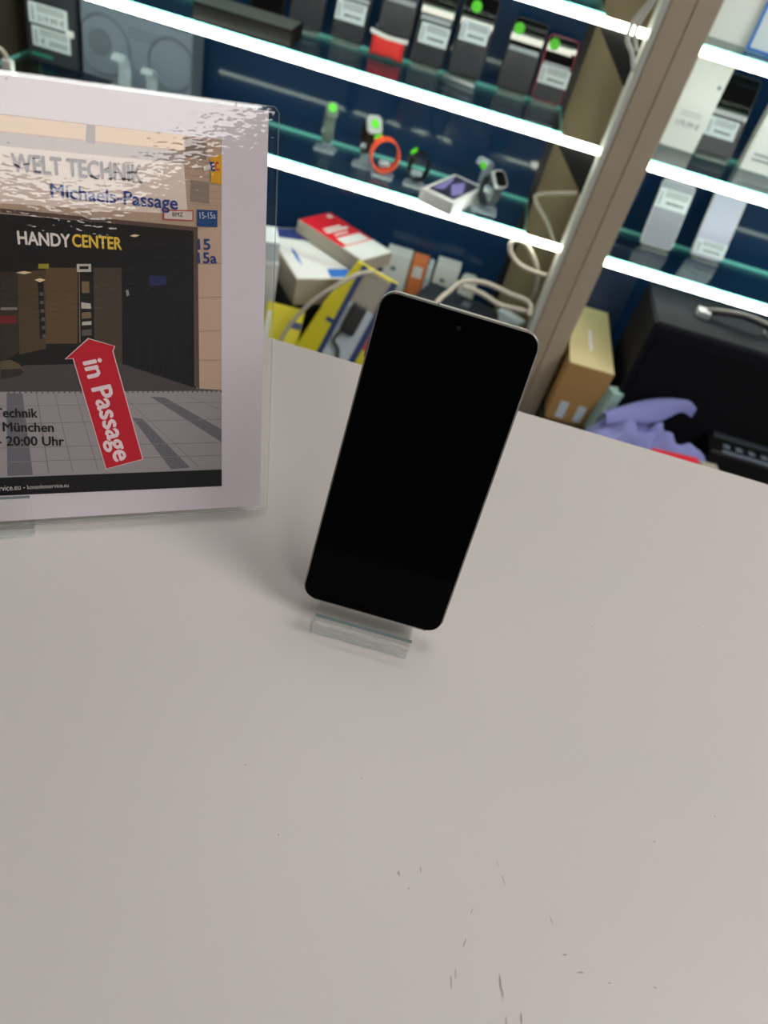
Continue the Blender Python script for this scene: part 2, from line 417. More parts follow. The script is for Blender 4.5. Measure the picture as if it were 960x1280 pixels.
P([(-125.7, 126.5), (-118.3, 126.9), (-121.0, 89.3), (-129.9, 83.4)], 'olive_dark', 52, 42, 32)
P([(-118.3, 126.9), (-106.0, 128.4), (-108.8, 91), (-121, 88)], 'brown_wall', 78, 62, 40)
P([(-106.0, 129.4), (-91.8, 130.1), (-94.2, 93.7), (-108.8, 93.4)], 'tan_wall', 92, 72, 44)
P([(-84.6, 130.5), (-71.7, 131.2), (-73.5, 83.8), (-77.4, 83.8), (-86.4, 93.0)], 'olive_wall', 70, 60, 46)
P([(-71.0, 137.6), (-37.7, 146.4), (-36.1, 70.7), (-73.5, 83.4)], 'door', 16, 15, 18)
for k in range(5):
    x = -66+k*6.2
    P([(x, 137), (x+.35, 137), (x+.5, 82-k*2.2), (x+.1, 82-k*2.2)], 'door_line', 26, 25, 28)
P([(-91.8, 131.2), (-85.3, 131.6), (-86.6, 95.4), (-93.5, 93.7)], 'case', 24, 22, 22)
P([(-91.2, 130.8), (-91.0, 130.8), (-92.9, 94.2), (-93.2, 94.1)], 'case_edge', 150, 140, 125)
P([(-90.4, 124), (-87, 124), (-87.2, 118.6), (-90.6, 118.4)], 'case_item', 120, 100, 70)
P([(-91.2, 114.0), (-86.9, 113.5), (-86.9, 111), (-91.4, 111)], 'case_glow', 190, 182, 170)
P([(-91.3, 109), (-87.0, 109.5), (-87.0, 106.5), (-91.5, 106)], 'case_item', 120, 100, 70)
P([(-91.4, 104.5), (-87.1, 105), (-87.2, 103.2), (-91.6, 102.8)], 'case_glow', 190, 182, 170)
P([(-91.8, 100.5), (-87.3, 101), (-87.4, 98), (-92, 97.6)], 'case_item2', 90, 84, 78)
P([(-92.1, 131.9), (-85.6, 132.3), (-85.8, 128.6), (-92.3, 128.2)], 'case_glow', 190, 182, 170)
P([(-91, 130.9), (-86.8, 131.2), (-86.9, 129.8), (-91.1, 129.5)], 'case', 24, 22, 22)
P([(-109.9, 123.7), (-107.5, 123.8), (-108.6, 96.5), (-111.2, 95.7)], 'case', 24, 22, 22)
for k in range(6):
    y = 118-k*4
    P([(-109.6-.05*k, y), (-108-.1*k, y), (-108.1-.1*k, y-1.6), (-109.8-.05*k, y-1.6)], 'case_item2', 90, 84, 78)
P([(-127.7, 106.3), (-120.8, 106.5), (-121.1, 102.8), (-128.1, 102.6)], 'shop_red', 110, 30, 28)
P([(-127, 110.3), (-119.9, 110.5), (-120, 109.3), (-127.2, 109.0)], 'shop_white', 130, 122, 112)
P([(-109.0, 131.0), (-104.5, 131.3), (-104.6, 129.1), (-109.2, 128.8)], 'sign_olive', 150, 138, 40)
P([(-58.6, 128.1), (-50.5, 128.5), (-50.6, 124.2), (-58.8, 123.0)], 'faint_blue', 34, 42, 86)
for c in ([(-67.3, 146.3), (-65.1, 147.2), (-62.5, 147.0), (-64.8, 145.9)], [(-119.0, 126.5), (-115.5, 127.4), (-112.1, 126.9), (-115.6, 126.0)], [(-111.3, 123.6), (-108.8, 124.5), (-106.4, 123.8), (-109.0, 122.6)]):
    P(c, 'lamp_print', 225, 205, 160)
P([(-70.2, 120.5), (-69.0, 121.1), (-68.6, 118.4), (-69.8, 117.6)], 'handle_print', 150, 145, 140)
P([(-34.9, 151.1), (-22.8, 154.6), (-22.6, 70.3), (-34.8, 70.3)], 'pillar', 188, 160, 140)
for a, b in ((135.1, 136.2), (118.5, 119.4), (101.4, 102.2), (86.3, 86.4)):
    P([(-35, a), (-22.9, b), (-22.9, b-.4), (-35, a-.4)], 'joint', 150, 128, 112)
P([(-36.8, 151.4), (-34.7, 151.2), (-34.6, 70.3), (-37.3, 72.1)], 'jamb', 88, 70, 58)
P([(-123.0, 154.4), (-34.7, 152.6), (-34.7, 150.6), (-123, 152.6)], 'jamb', 88, 70, 58)
P([(XL, 76.7), (-130.6, 76.7), (-119.4, 82.7), (-74.6, 84.2), (-36.1, 70.7), (-22.6, 69.8), (-22.6, 67.6), (XL, 68.7)], 'inner_floor', 72, 66, 66)
P([(-129.8, 84.5), (-125.5, 85.4), (-121.5, 83.4), (-119.6, 80.3), (-121.6, 77.9), (-130.6, 76.3)], 'round_base', 92, 78, 60)
P([(-129.8, 80.5), (-121, 81.0), (-119.8, 79.3), (-121.6, 77.4), (-130.6, 75.6)], 'base_shadow', 46, 40, 36)
P([(XL, 69.5), (-22.6, 69.4), (-22.5, 23.4), (XL, 24.8)], 'pavement', 150, 144, 146)
P([(-60.2, 66.5), (-52.9, 66.0), (-22.7, 47.6), (-22.7, 40.1)], 'dark_paver', 104, 102, 108)
P([(-69.9, 55.3), (-64.7, 54.4), (-40.0, 25.7), (-50.5, 25.2)], 'dark_paver', 104, 102, 108)
P([(-128.5, 68.7), (-121.4, 68.6), (-120.3, 25.3), (-132.3, 25.3)], 'dark_paver', 104, 102, 108)
for g in ([(-115.2, 68.6), (-114.8, 68.6), (-112.3, 25.8), (-113.0, 25.9)], [(-106.7, 68.5), (-106.4, 68.5), (-100.6, 25.7), (-101.1, 25.8)], [(-97, 68.5), (-96.7, 68.5), (-88, 25.7), (-88.5, 25.8)], [(-75.4, 68.3), (-75.1, 68.3), (-34.7, 25.8), (-35.3, 25.8)], [(-44.9, 68.2), (-44.5, 68.2), (-22.7, 59.0), (-22.7, 58.6)], [(-132.9, 53.2), (-22.7, 53.6), (-22.7, 53.2), (-132.9, 52.8)], [(-134.1, 40.6), (-22.7, 40.1), (-22.7, 39.7), (-134.2, 40.2)], [(-132.0, 62.2), (-22.8, 63.1), (-22.8, 62.8), (-132.0, 61.9)], [(-132.0, 33), (-22.8, 32.6), (-22.8, 32.2), (-132.0, 32.6)]):
    P(g, 'paver_joint', 124, 118, 120)
for k in range(42):
    x = -128+k*2.55
    P([(x, 69.4), (x+.9, 69.4), (x+.9, 68.6), (x, 68.6)], 'drain', 100, 92, 92)
P([(XL, 25.4), (-22.5, 23.9), (-22.5, 13.7), (XL, 15.8)], 'bottom_bar', 12, 10, 12)
P([(-28.4, 184.8), (-22.9, 186.8), (-22.9, 173.2), (-28.1, 173.8)], 'flag_yellow', 214, 158, 28)
P([(-31.9, 180.6), (-26.5, 182.9), (-26.5, 180.4), (-31.5, 178.5)], 'flag_white', 210, 200, 196)
P([(-51.2, 159.5), (-36.7, 160.3), (-36.8, 155.3), (-51.4, 154.8)], 'sign_red', 176, 70, 62)
P([(-50.7, 159.0), (-37.3, 159.7), (-37.3, 155.8), (-50.8, 155.4)], 'sign_white', 205, 192, 182)
P([(-35.0, 160.8), (-25.0, 161.2), (-25.0, 153.3), (-35.0, 153.0)], 'sign_blue', 24, 66, 118)
P([(-89.2, 96.7), (-76.4, 92.9), (-77.5, 90.3), (-65.0, 31.7), (-84.5, 26.8), (-97.0, 86.2), (-100.8, 85.9)], 'arrow_white', 220, 190, 190)
P([(-89.0, 96.2), (-76.9, 92.8), (-78.0, 90.3), (-65.5, 31.9), (-84.2, 27.2), (-96.6, 86.5), (-100.1, 86.1)], 'arrow_red', 188, 22, 42)
obj('printed_picture', bm, mats, t)
def T(s, bl, br, tl, rgb, bold=.02, shear=0):
    m = pm('ink_%d_%d_%d' % rgb, *rgb); bm = NB(); k = .001
    text_into(bm, s, (bl[0]*k, bl[1]*k), (br[0]*k, br[1]*k), (tl[0]*k, tl[1]*k), -.00025, 0, bold, shear); obj('lettering', bm, m, t)
T('WELT TECHNIK', (-116.3, 170.5), (-60.5, 170.9), (-115.2, 178.2), (88, 80, 86), .04)
T('Michaels-Passage', (-101.1, 161.1), (-44.4, 160.1), (-100.7, 167.3), (40, 62, 132), .02)
T('HANDY', (-116.8, 139.5), (-94.4, 139.5), (-116.2, 145.5), (225, 215, 205), .03)
T('CENTER', (-93.3, 139.9), (-71.3, 139.8), (-92.9, 145.7), (226, 190, 70), .03)
T('Welt Technik', (-149, 56.9), (-115.5, 56.2), (-148.8, 61.8), (20, 18, 20), .025)
T('80331 München', (-150, 49.6), (-108.6, 48.4), (-149.8, 54.6), (20, 18, 20), .025) if False else T('München', (-131.8, 49.3), (-108.6, 48.4), (-131.6, 54.3), (20, 18, 20), .025)
T('- 20:00 Uhr', (-134.9, 41.9), (-104.2, 40.9), (-134.7, 47.0), (20, 18, 20), .025)
T('in Passage', (-92.2, 84.5), (-79.6, 31.0), (-82.6, 87.0), (228, 205, 208), .03)
T('15', (-34.5, 142.1), (-28.6, 142.4), (-34.5, 147.4), (34, 58, 112), .03)
T('15a', (-34.6, 135.5), (-25.4, 136.0), (-34.6, 140.9), (34, 58, 112), .03)
T('BMZ', (-46.8, 156.8), (-41.8, 157.0), (-46.7, 158.8), (70, 60, 60), .02)
T('15-15a', (-33.6, 156.8), (-25.9, 157.3), (-33.6, 159.9), (205, 205, 210), .01)
T('E', (-27.7, 178.9), (-25.9, 179.3), (-27.7, 183.1), (30, 50, 120), .04)
T('C', (-25.6, 179.3), (-23.9, 179.6), (-25.6, 183.3), (190, 40, 40), .04)
T('konsolenservice.eu', (-123.5, 17.6), (-103.5, 17.7), (-123.5, 20.0), (200, 195, 190), .01)
T('service.eu -', (-139.5, 17.2), (-124.6, 17.6), (-139.5, 19.5), (200, 195, 190), .01)
M['film'] = clear('laminate_film', (1, 1, 1, 1), 1.5, .03, wave=(210, .5, .00014))
bm = NB(); flat(bm, [(.0028, -.0025), (.0028, .2098), (-.2995, .2098), (-.2995, -.0025)], -.0001)
obj('laminate_film', bm, M['film'], t)
pa = Vector((math.cos(PYAW), math.sin(PYAW), 0)); pn = Vector((-math.sin(PYAW), math.cos(PYAW), 0))
ec = Vector((PO[0], PO[1], 0)) + pa*(-.1500) - pn*.0048
easel('clear acrylic easel under the laminated poster', (ec.x, ec.y, 0), PYAW, .056, .0290, PTILT, .0044, .13, .0150)

# ================================================================== SHELF GOODS
Z0, Z1, Z2 = -.29, -.0825, .124          # glass tops
def dots(bm, x0, x1, y0, y1, z, rows, mi=0):
    for r in range(rows):
        y = y1-(r+.5)*(y1-y0)/rows; h = (y1-y0)/rows*.45; x = x0
        while x < x1-.002:
            w = random.uniform(.002, .006); w = min(w, x1-x)
            flat(bm, [(x, y-h/2), (x+w, y-h/2), (x+w, y+h/2), (x, y+h/2)], z, mi); x += w+.0015
def price_label(parent, x, y, z, w=.06, h=.032, s=None, name='price_label', rot=0):
    o = bpy.data.objects.new
    bm = NB(); box(bm, -w/2, w/2, -h/2, h/2, 0, .0008)
    lb = obj(name, bm, M['label'], parent); lb.location = (x, y, z); lb.rotation_euler = (0, 0, rot)
    bm = NB()
    dots(bm, -w*.28, w*.42, h*.08, h*.42, .0009, 3)
    if s: text_into(bm, s, (-w*.28, -h*.34), (w*.42, -h*.34), (-w*.28, -h*.04), .0009, 0, .01)
    else: dots(bm, -w*.2, w*.36, -h*.34, -h*.06, .0009, 1)
    for k in range(7): flat(bm, [(-w*.44, -h*.35+k*h*.1), (-w*.36, -h*.35+k*h*.1), (-w*.36, -h*.31+k*h*.1), (-w*.44, -h*.31+k*h*.1)], .0009)
    obj('print', bm, M['ink'], lb)
    return lb
M['holder'] = mat('holder_lit_grey', srgb(54, 58, 66), .35); thin(M['holder'], .7)  # clear acrylic, the grey of light falling on it put into the colour
M['holder_glint'] = mat('holder_glint', srgb(150, 160, 168), .3)  # pale band paints the reflection along the holder's top edge
def shelf_phone(x, y, zb, label, w=.073, h=.132, tilt=17, yaw=0, front='sscreen', rim='black', sticker=None, lab=None, group='phones on the middle shelf', short='', r=.008, hold=None):
    th = math.radians(tilt); ya = math.radians(yaw)
    p = Vector((x, y, zb+.0066))
    t = thing('smartphone', label, 'smartphone', mtx=tilted(p, ya, th), group=group)
    up = Matrix.Translation((0, h/2, 0))
    bm = NB(); prism(bm, rr_pts(w, h, r, 5), -.0085, -.0004, .0012, mtx=up); fixn(bm); obj('frame', bm, M[rim], t)
    bm = NB(); prism(bm, rr_pts(w-.004, h-.004, r-.001, 5), -.0008, .0002, mtx=up); fixn(bm); obj('screen', bm, M[front], t)
    if sticker:
        bm = NB(); disc(bm, sticker[0], sticker[1], .011, .0003, .0007); obj('sticker', bm, M['green'], t)
    if lab:
        price_label(t, lab[0], lab[1], .0034 if hold else .0012, lab[2] if len(lab) > 2 else .062, lab[3] if len(lab) > 3 else .036, lab[4] if len(lab) > 4 else None, rot=0)
    e = thing('phone_easel', 'clear easel under the ' + short, 'display stand', mtx=Matrix.Translation((x, y, zb)) @ Matrix.Rotation(ya, 4, 'Z'), group='easels under the shelf phones')
    mm = [M['acr'], M['acr_pale']]
    f = tilted((0, 0, .0066), 0, th)
    if hold:
        bm = NB(); box(bm, -w*.46, w*.46, .004, hold-.009, .0014, .0026, mtx=f); fixn(bm); fp = obj('front_holder', bm, M['holder'], e)
        bm = NB(); box(bm, -w*.44, w*.44, hold-.009, hold, .0012, .0032, .0006, mtx=f); fixn(bm); obj('holder_glint', bm, M['holder_glint'], fp)
    bm = NB(); bar(bm, (-.012, .0012), (.03, .0012), .002, -w*.42, w*.42); fixn(bm); obj('base', bm, mm, e)
    bm = NB(); bar(bm, (-.0105, .0024), (-.0105, .014), .002, -w*.42, w*.42); fixn(bm)
    bar(bm, (-.0095, .0025), (.0085, .0025), .002, -w*.42, w*.42); fixn(bm); obj('lip', bm, mm, e)
    bm = NB(); c, s = math.cos(th), math.sin(th); bar(bm, (.0115, .0024), (.0115+s*.07, .0024+c*.07), .002, -w*.3, w*.3); fixn(bm); obj('backrest', bm, mm, e)
    return t
Y1 = 1.822
shelf_phone(-.500, Y1, Z1, 'dark smartphone behind the flat black box on the middle shelf', short='phone behind the flat black box', h=.135)
shelf_phone(-.413, Y1, Z1, 'dark grey smartphone right of the flat black box, beside a price-labelled one', short='dark grey phone right of the flat black box', hold=0.095, h=.135, front='slate')
shelf_phone(-.319, Y1, Z1, 'black smartphone with white price label left of the red pouch', short='price-labelled phone left of the red pouch', hold=0.082, h=.135, lab=(-.002, .052, .064, .036))
shelf_phone(-.225, Y1+.012, Z1, 'grey-backed smartphone standing behind the red pouch', short='grey phone behind the red pouch', hold=0.1, h=.135, front='slate', rim='black', tilt=17)
shelf_phone(-.143, Y1, Z1, 'black smartphone with price label right of the red pouch', short='price-labelled phone right of the red pouch', hold=0.088, h=.145, lab=(.004, .056, .062, .037))
shelf_phone(-.058, Y1, Z1, 'black smartphone with green dot and price label beside the loose white rod', short='green-dotted phone beside the pale rod', hold=0.095, h=.15, sticker=(-.010, .128), lab=(0, .082, .06, .037))
shelf_phone(.052, Y1, Z1, 'black smartphone with green dot and no price label', short='green-dotted phone without price label', hold=0.082, h=.134, sticker=(-.022, .113))
shelf_phone(.128, Y1, Z1, 'smartphone in dark red case with green dot and price label', short='dark red cased phone', hold=0.072, w=.066, h=.122, rim='dred', sticker=(-.018, .105), lab=(.002, .048, .064, .034))
# red pouch
t = thing('pouch', 'small red fabric pouch with white top edge on the middle shelf', 'pouch', (-.226, 1.79, Z1+.004))
bm = NB()
nx, ny = 14, 10
g = {}
for sgn in (1, -1):
    for i in range(nx+1):
        for j in range(ny+1):
            u, v = i/nx*2-1, j/ny*2-1
            th = .011*max(0, (1-u**4)*(1-v**4))**.5 + .0006
            e = 1-.10*(1-abs(u))*abs(v)
            g[sgn, i, j] = bm.verts.new((u*.037*(1-.06*(1-v*v)), -sgn*th, .021+v*.0205*e + .001*math.sin(u*7)))
for sgn in (1, -1):
    for i in range(nx):
        for j in range(ny): bm.faces.new((g[sgn, i, j], g[sgn, i+1, j], g[sgn, i+1, j+1], g[sgn, i, j+1]))
for i in range(nx):
    bm.faces.new((g[1, i, 0], g[1, i+1, 0], g[-1, i+1, 0], g[-1, i, 0])); bm.faces.new((g[1, i, ny], g[1, i+1, ny], g[-1, i+1, ny], g[-1, i, ny]))
for j in range(ny):
    bm.faces.new((g[1, 0, j], g[1, 0, j+1], g[-1, 0, j+1], g[-1, 0, j])); bm.faces.new((g[1, nx, j], g[1, nx, j+1], g[-1, nx, j+1], g[-1, nx, j]))
fixn(bm); obj('bag', bm, M['redp'], t, True)
bm = NB(); tube(bm, smoothpath([(-.04, -.004, .044), (-.02, -.006, .041), (0, -.007, .039), (.02, -.006, .039), (.041, -.004, .040)]), .0045); fixn(bm)
obj('hem', bm, M['white'], t, True)
# loose rod beside the phones
bm = NB(); tube(bm, [Vector((-.088, 1.765, Z1+.030)), Vector((-.045, 1.745, Z1+.012)), Vector((-.030, 1.74, Z1+.0045))], .0035); fixn(bm)
bm.free()
bm = NB(); tube(bm, [Vector((-.100, 1.800, Z1+.0045)), Vector((-.028, 1.772, Z1+.0045))], .004); fixn(bm)
tag(obj('stylus', bm, M['steel'], None, True), 'thin pale rod lying before the phones on the middle shelf', 'stylus')
# flat black box on the middle shelf
t = thing('media_box', 'flat black box on the front of the middle shelf', 'box', (-.5, 1.70, Z1), rotz=.02)
bm = NB(); box(bm, -.101, .101, -.04, .055, .001, .030, .002); obj('shell', bm, mat('matte_black', srgb(12, 11, 9), .7, spec=.15), t)
bm = NB(); box(bm, -.097, .097, -.036, .051, .0301, .0315, .0006); obj('lid', bm, mat('grey_green_lid', srgb(88, 98, 94), .5), t)
bm = NB(); box(bm, -.099, .099, -.0408, -.04, .003, .0285); obj('front_face', bm, M['black'], t)

# ---- lowest shelf, left part
t = thing('speaker_carton', 'black upright carton with two white price labels at shelf end', 'box', (-.967, 1.79, Z0))
bm = NB(); box(bm, -.058, .058, 0, .085, .001, .175, .002); obj('carton_body', bm, mat('charcoal_board', srgb(40, 44, 54), .5), t)
mm = Matrix.Rotation(math.pi/2, 4, 'X')
for k, (z, s) in enumerate(((.098, '219,99 €'), (.053, '€ 20000'))):
    lb = price_label(t, -.004+.004*k, -.0012, z, .088, .040, s); lb.rotation_euler = (math.pi/2, 0, 0)
bm = NB(); box(bm, -.05, .0, -.0008, 0, .012, .019); obj('green_print', bm, mat('teal_print', srgb(40, 130, 110), .5), t)
bm = NB(); box(bm, .035, .054, -.006, -.0004, .069, .083, .003); obj('label_clip', bm, M['whiteg'], t)
bm = NB(); box(bm, -.03, .03, .0, .085, .175, .2, .002); obj('top_block', bm, M['blackg'], t)
t = thing('headphone_carton', 'large grey carton with embossed circles on the lowest shelf', 'box', (-.775, 1.80, Z0))
bm = NB(); box(bm, -.127, .127, 0, .075, .001, .145, .002); obj('carton_body', bm, M['grey'], t)
mf = Matrix(((1, 0, 0, 0), (0, 0, -1, 0), (0, 1, 0, 0), (0, 0, 0, 1)))
for cx, r in ((-.075, .062), (.08, .055)):
    bm = NB()
    rings = []
    for rr, zz in ((r*1.0, 0), (r*.97, .002), (r*.93, .002), (r*.90, .0)):
        rings.append([bm.verts.new((cx+max(-.125-cx, min(.125-cx, rr*math.cos(2*math.pi*k/40))), .072+max(-.069, min(.07, rr*math.sin(2*math.pi*k/40))), zz+.0003)) for k in range(40)])
    for a in range(3):
        for k in range(40): bm.faces.new((rings[a][k], rings[a][(k+1) % 40], rings[a+1][(k+1) % 40], rings[a+1][k]))
    for v in bm.verts: v.co = mf @ v.co
    fixn(bm); obj('embossed_ring', bm, M['grey2'], t)
bm = NB(); disc(bm, -.085, .075, .026, 0, .004, 32, mtx=mf); fixn(bm); obj('ear_cup', bm, M['grey2'], t)
bm = NB(); dots(bm, -.02, .05, .1, .125, .0004, 3)
for v in bm.verts: v.co = mf @ v.co
obj('print', bm, M['grey2'], t)

def watch_stand(x, y, z, label, rz=0, s=1.0, h=.05):
    t = thing('watch_stand', label, 'display stand', (x, y, z), rz, group='clear watch stands on the lowest shelf')
    bm = NB(); prism(bm, rr_pts(.05*s, .042*s, .005, 4), .001, .006, .001); fixn(bm); obj('base', bm, [M['acr_stand']], t)
    bm = NB()
    pts = smoothpath([(0, .012*s, .006), (0, .014*s, h*.5), (0, .008*s, h*.85), (0, -.008*s, h), (0, -.018*s, h*.86)], 5)
    tube(bm, pts, 0, prof=[(-.0015, -.012*s), (.0015, -.012*s), (.0015, .012*s), (-.0015, .012*s)], up=(0, -1, .3)); fixn(bm)
    obj('curved_arm', bm, [M['acr_stand']], t, False)
    return t
M['acr_stand'] = bpy.data.materials.new('cloudy_acrylic'); M['acr_stand'].use_nodes = True
nt = M['acr_stand'].node_tree; pb = nt.nodes['Principled BSDF']; pb.inputs['Base Color'].default_value = srgb(205, 222, 232); pb.inputs['Roughness'].default_value = .1
trn = nt.nodes.new('ShaderNodeBsdfTransparent'); mx = nt.nodes.new('ShaderNodeMixShader'); mx.inputs[0].default_value = .32
nt.links.new(trn.outputs[0], mx.inputs[1]); nt.links.new(pb.outputs[0], mx.inputs[2]); nt.links.new(mx.outputs[0], nt.nodes['Material Output'].inputs[0])
def watch(x, y, z, label, strap, case, rz, tilt=0, rx=.024, rzz=.034, width=.021, sticker=None, face=None, cs=(.034, .038), round_=False):
    """strap loop in the local y-z plane, its width along x; case at the front top"""
    t = thing('smartwatch', label, 'watch', (x, y, z), rz, group='watches on the lowest shelf')
    n = 36; pts = []
    for i in range(n):
        a = 2*math.pi*i/n
        pts.append(Vector((0, rx*math.cos(a), rzz+rzz*math.sin(a)*(1 if math.sin(a) > 0 else 1.0))))
    bm = NB(); w = width/2
    tube(bm, pts, 0, closed=True, prof=[(-.0016, -w), (.0016, -w), (.0016, w), (-.0016, w)], up=(.0001, -1, .0)) if False else None
    # ribbon ring
    ring = []
    for p in pts:
        d = Vector((0, p.y/rx, (p.z-rzz)/rzz)).normalized()
        ring.append([bm.verts.new(p+d*o+Vector((sx, 0, 0))) for o, sx in ((-.0015, -w), (.0015, -w), (.0015, w), (-.0015, w))])
    for i in range(n):
        A, B = ring[i], ring[(i+1) % n]
        for k in range(4): bm.faces.new((A[k], A[(k+1) % 4], B[(k+1) % 4], B[k]))
    fixn(bm); obj('strap', bm, M[strap], t, False)
    # case sits at the upper front of the loop
    a = math.radians(125); d = Vector((0, math.cos(a), math.sin(a)))
    pc_ = Vector((0, rx*math.cos(a), rzz+rzz*math.sin(a)))
    nrm = Vector((0, d.y/rx, d.z/rzz)).normalized(); v = Vector((0, -nrm.z, nrm.y)); v = -v if v.z < 0 else v
    f = frame(pc_, (1, 0, 0), v)
    if f.col[2].xyz.dot(nrm) < 0: f = frame(pc_, (-1, 0, 0), v)
    cw, ch = cs
    outl = rr_pts(cw, ch, min(cw, ch)*(.5 if round_ else .28)-.0002, 6)
    bm = NB(); prism(bm, outl, .0005, .0095, .0015, mtx=f); fixn(bm); c = obj('case', bm, M[case], t)
    bm = NB(); prism(bm, [(px*.86, py*.86) for px, py in outl], .0092, .0099, mtx=f); fixn(bm); obj('display', bm, M[face or 'blackg'], c)
    if sticker:
        bm = NB(); disc(bm, sticker[0], sticker[1], .0095, .0100, .0106, 20, mtx=f); fixn(bm); obj('sticker', bm, M['green'], c)
    return t
G = 'clear %s on the lowest shelf'
watch_stand(-.795, 1.765, Z0, 'empty clear watch stand before the middle of the grey carton', s=1.2, h=.075)
watch_stand(-.735, 1.775, Z0, 'empty clear watch stand nearer the right end of the grey carton', s=1.1, h=.06)
watch_stand(-.318, 1.775, Z0, 'clear stand carrying the grey-green watch')
watch(-.318, 1.770, Z0+.022, 'grey-green strapped watch with green dot, leftmost on the lowest shelf', 'dgrey', 'dgrey', .35, rx=.017, rzz=.037, sticker=(0, .004), face='dgrey', cs=(.026, .032))
watch_stand(-.222, 1.748, Z0, 'clear stand carrying the grey watch behind the orange band')
watch(-.222, 1.748, Z0+.03, 'silver-grey watch with green dot beside the orange band', 'black', 'steel', .55, rx=.022, rzz=.034, sticker=(0, 0), face='steel')
watch_stand(-.172, 1.722, Z0, 'clear stand carrying the orange watch band', h=.035)
watch(-.176, 1.722, Z0+.012, 'bright orange watch band loop with green dot', 'orange', 'orange', -1.2, rx=.031, rzz=.034, width=.022, sticker=(0, 0), face='orange', cs=(.021, .02))
watch_stand(-.098, 1.722, Z0, 'clear stand carrying the black watch band', h=.035)
watch(-.097, 1.722, Z0+.014, 'black watch band loop with green dot', 'black', 'black', -1.15, rx=.022, rzz=.029, width=.02, sticker=(0, 0), face='black', cs=(.02, .02))
watch_stand(.068, 1.70, Z0, 'clear stand carrying the square silver watch', s=1.15, h=.055)
watch(.068, 1.698, Z0+.014, 'square silver smartwatch with black screen beside the white phone box', 'slate', 'steel', .75, rx=.024, rzz=.033, width=.022)
t = watch_stand(.045, 1.775, Z0, 'tall clear watch stand with green dot behind the square silver watch', rz=-.5, s=1.2, h=.085)
bm = NB(); disc(bm, 0, 0, .008, 0, .0007, 18, mtx=Matrix.Translation((.008, -.026, .076)) @ Matrix.Rotation(math.pi/2, 4, 'X')); fixn(bm); obj('sticker', bm, M['green'], t)
# white phone box
t = thing('phone_carton', 'white phone box with dark picture lid on the lowest shelf', 'box', mtx=Matrix.Translation((-.006, 1.705, Z0)) @ Matrix.Rotation(math.radians(68), 4, 'Z'))
bm = NB(); box(bm, -.088, .070, -.041, .041, .0008, .030, .0015); obj('carton_body', bm, M['white'], t)
bm = NB(); flat(bm, [(-.072, -.032), (.060, -.032), (.060, .032), (-.072, .032)], .0302); obj('lid_picture', bm, M['picture'], t)
bm = NB(); flat(bm, [(-.06, -.02), (-.02, -.028), (.05, .0), (.0, .012)], .0304); flat(bm, [(-.04, .01), (.03, .022), (.05, .03), (-.06, .026)], .0304); obj('lid_graphic', bm, M['lilac'], t)
bm = NB(); disc(bm, 0, .016, .003, 0, .0004, 14, mtx=Matrix.Translation((-.0884, 0.012, 0)) @ Matrix.Rotation(-math.pi/2, 4, 'Y') @ Matrix.Rotation(math.pi/2, 4, 'Z')); obj('logo_mark', bm, M['ink'], t)

# ---- right section, middle shelf
def carton_up(name, label, cat, x, y, z, w, d, h, m, rz=0, tilt=0):
    t = thing(name, label, cat, mtx=Matrix.Translation((x, y, z)) @ Matrix.Rotation(rz, 4, 'Z') @ Matrix.Rotation(-tilt, 4, 'X'))
    bm = NB(); box(bm, -w/2, w/2, 0, d, .0008, h, .0015); obj('carton_body', bm, m, t)
    return t
t = carton_up('phone_carton', 'white upright phone box beside the post with a printed price', 'box', .420, 1.79, Z1, .086, .03, .17, M['white'])
bm = NB(); text_into(bm, '179,99 €', (-.02, .045), (.03, .045), (-.02, .056), .0006, 0, .01)
for k in range(2): flat(bm, [(-.02, .066+k*.006), (.025, .066+k*.006), (.025, .067+k*.006), (-.02, .067+k*.006)], .0006)
disc(bm, .032, .128, .004, .0002, .0006, 14)
for v in bm.verts: v.co = mf @ v.co
obj('print', bm, M['grey'], t)
shelf_phone(.505, 1.80, Z1, 'black smartphone between two white boxes right of the post', short='black phone between two white boxes', hold=0.085, w=.082, h=.155, rim='slate', lab=(-.004, .052, .066, .036), group='phones on the middle shelf', tilt=21)
t = carton_up('phone_carton', 'white upright phone box at the right edge of the middle shelf', 'box', .612, 1.79, Z1, .09, .03, .165, M['white'])
bm = NB(); disc(bm, -.026, .125, .004, .0002, .0006, 14); dots(bm, -.03, .04, .02, .04, .0006, 2)
for v in bm.verts: v.co = mf @ v.co
obj('print', bm, M['grey'], t)
# upper shelf
t = carton_up('phone_carton', 'large white carton on the upper shelf above the two white boxes', 'box', .435, 1.76, Z2, .12, .05, .16, M['white'])
t = thing('framed_notice', 'white notice with blue border on the upper shelf', 'sign', mtx=tilted((.540, 1.74, Z2+.001), 0, .12))
bm = NB(); box(bm, -.088, .088, 0, .2, -.003, 0); obj('sheet', bm, M['label'], t)
bm = NB(); box(bm, -.088, -.082, 0, .2, 0, .001); box(bm, .082, .088, 0, .2, 0, .001); box(bm, -.082, .082, 0, .005, 0, .001); box(bm, -.082, .082, .195, .2, 0, .001); obj('border', bm, M['blue'], t)
bm = NB(); dots(bm, -.055, .06, .035, .16, .0004, 12); obj('print_lines', bm, M['grey'], t)
bm = NB(); dots(bm, -.03, .0, .012, .024, .0004, 1); obj('green_print', bm, mat('green_print', srgb(60, 170, 120), .5), t)
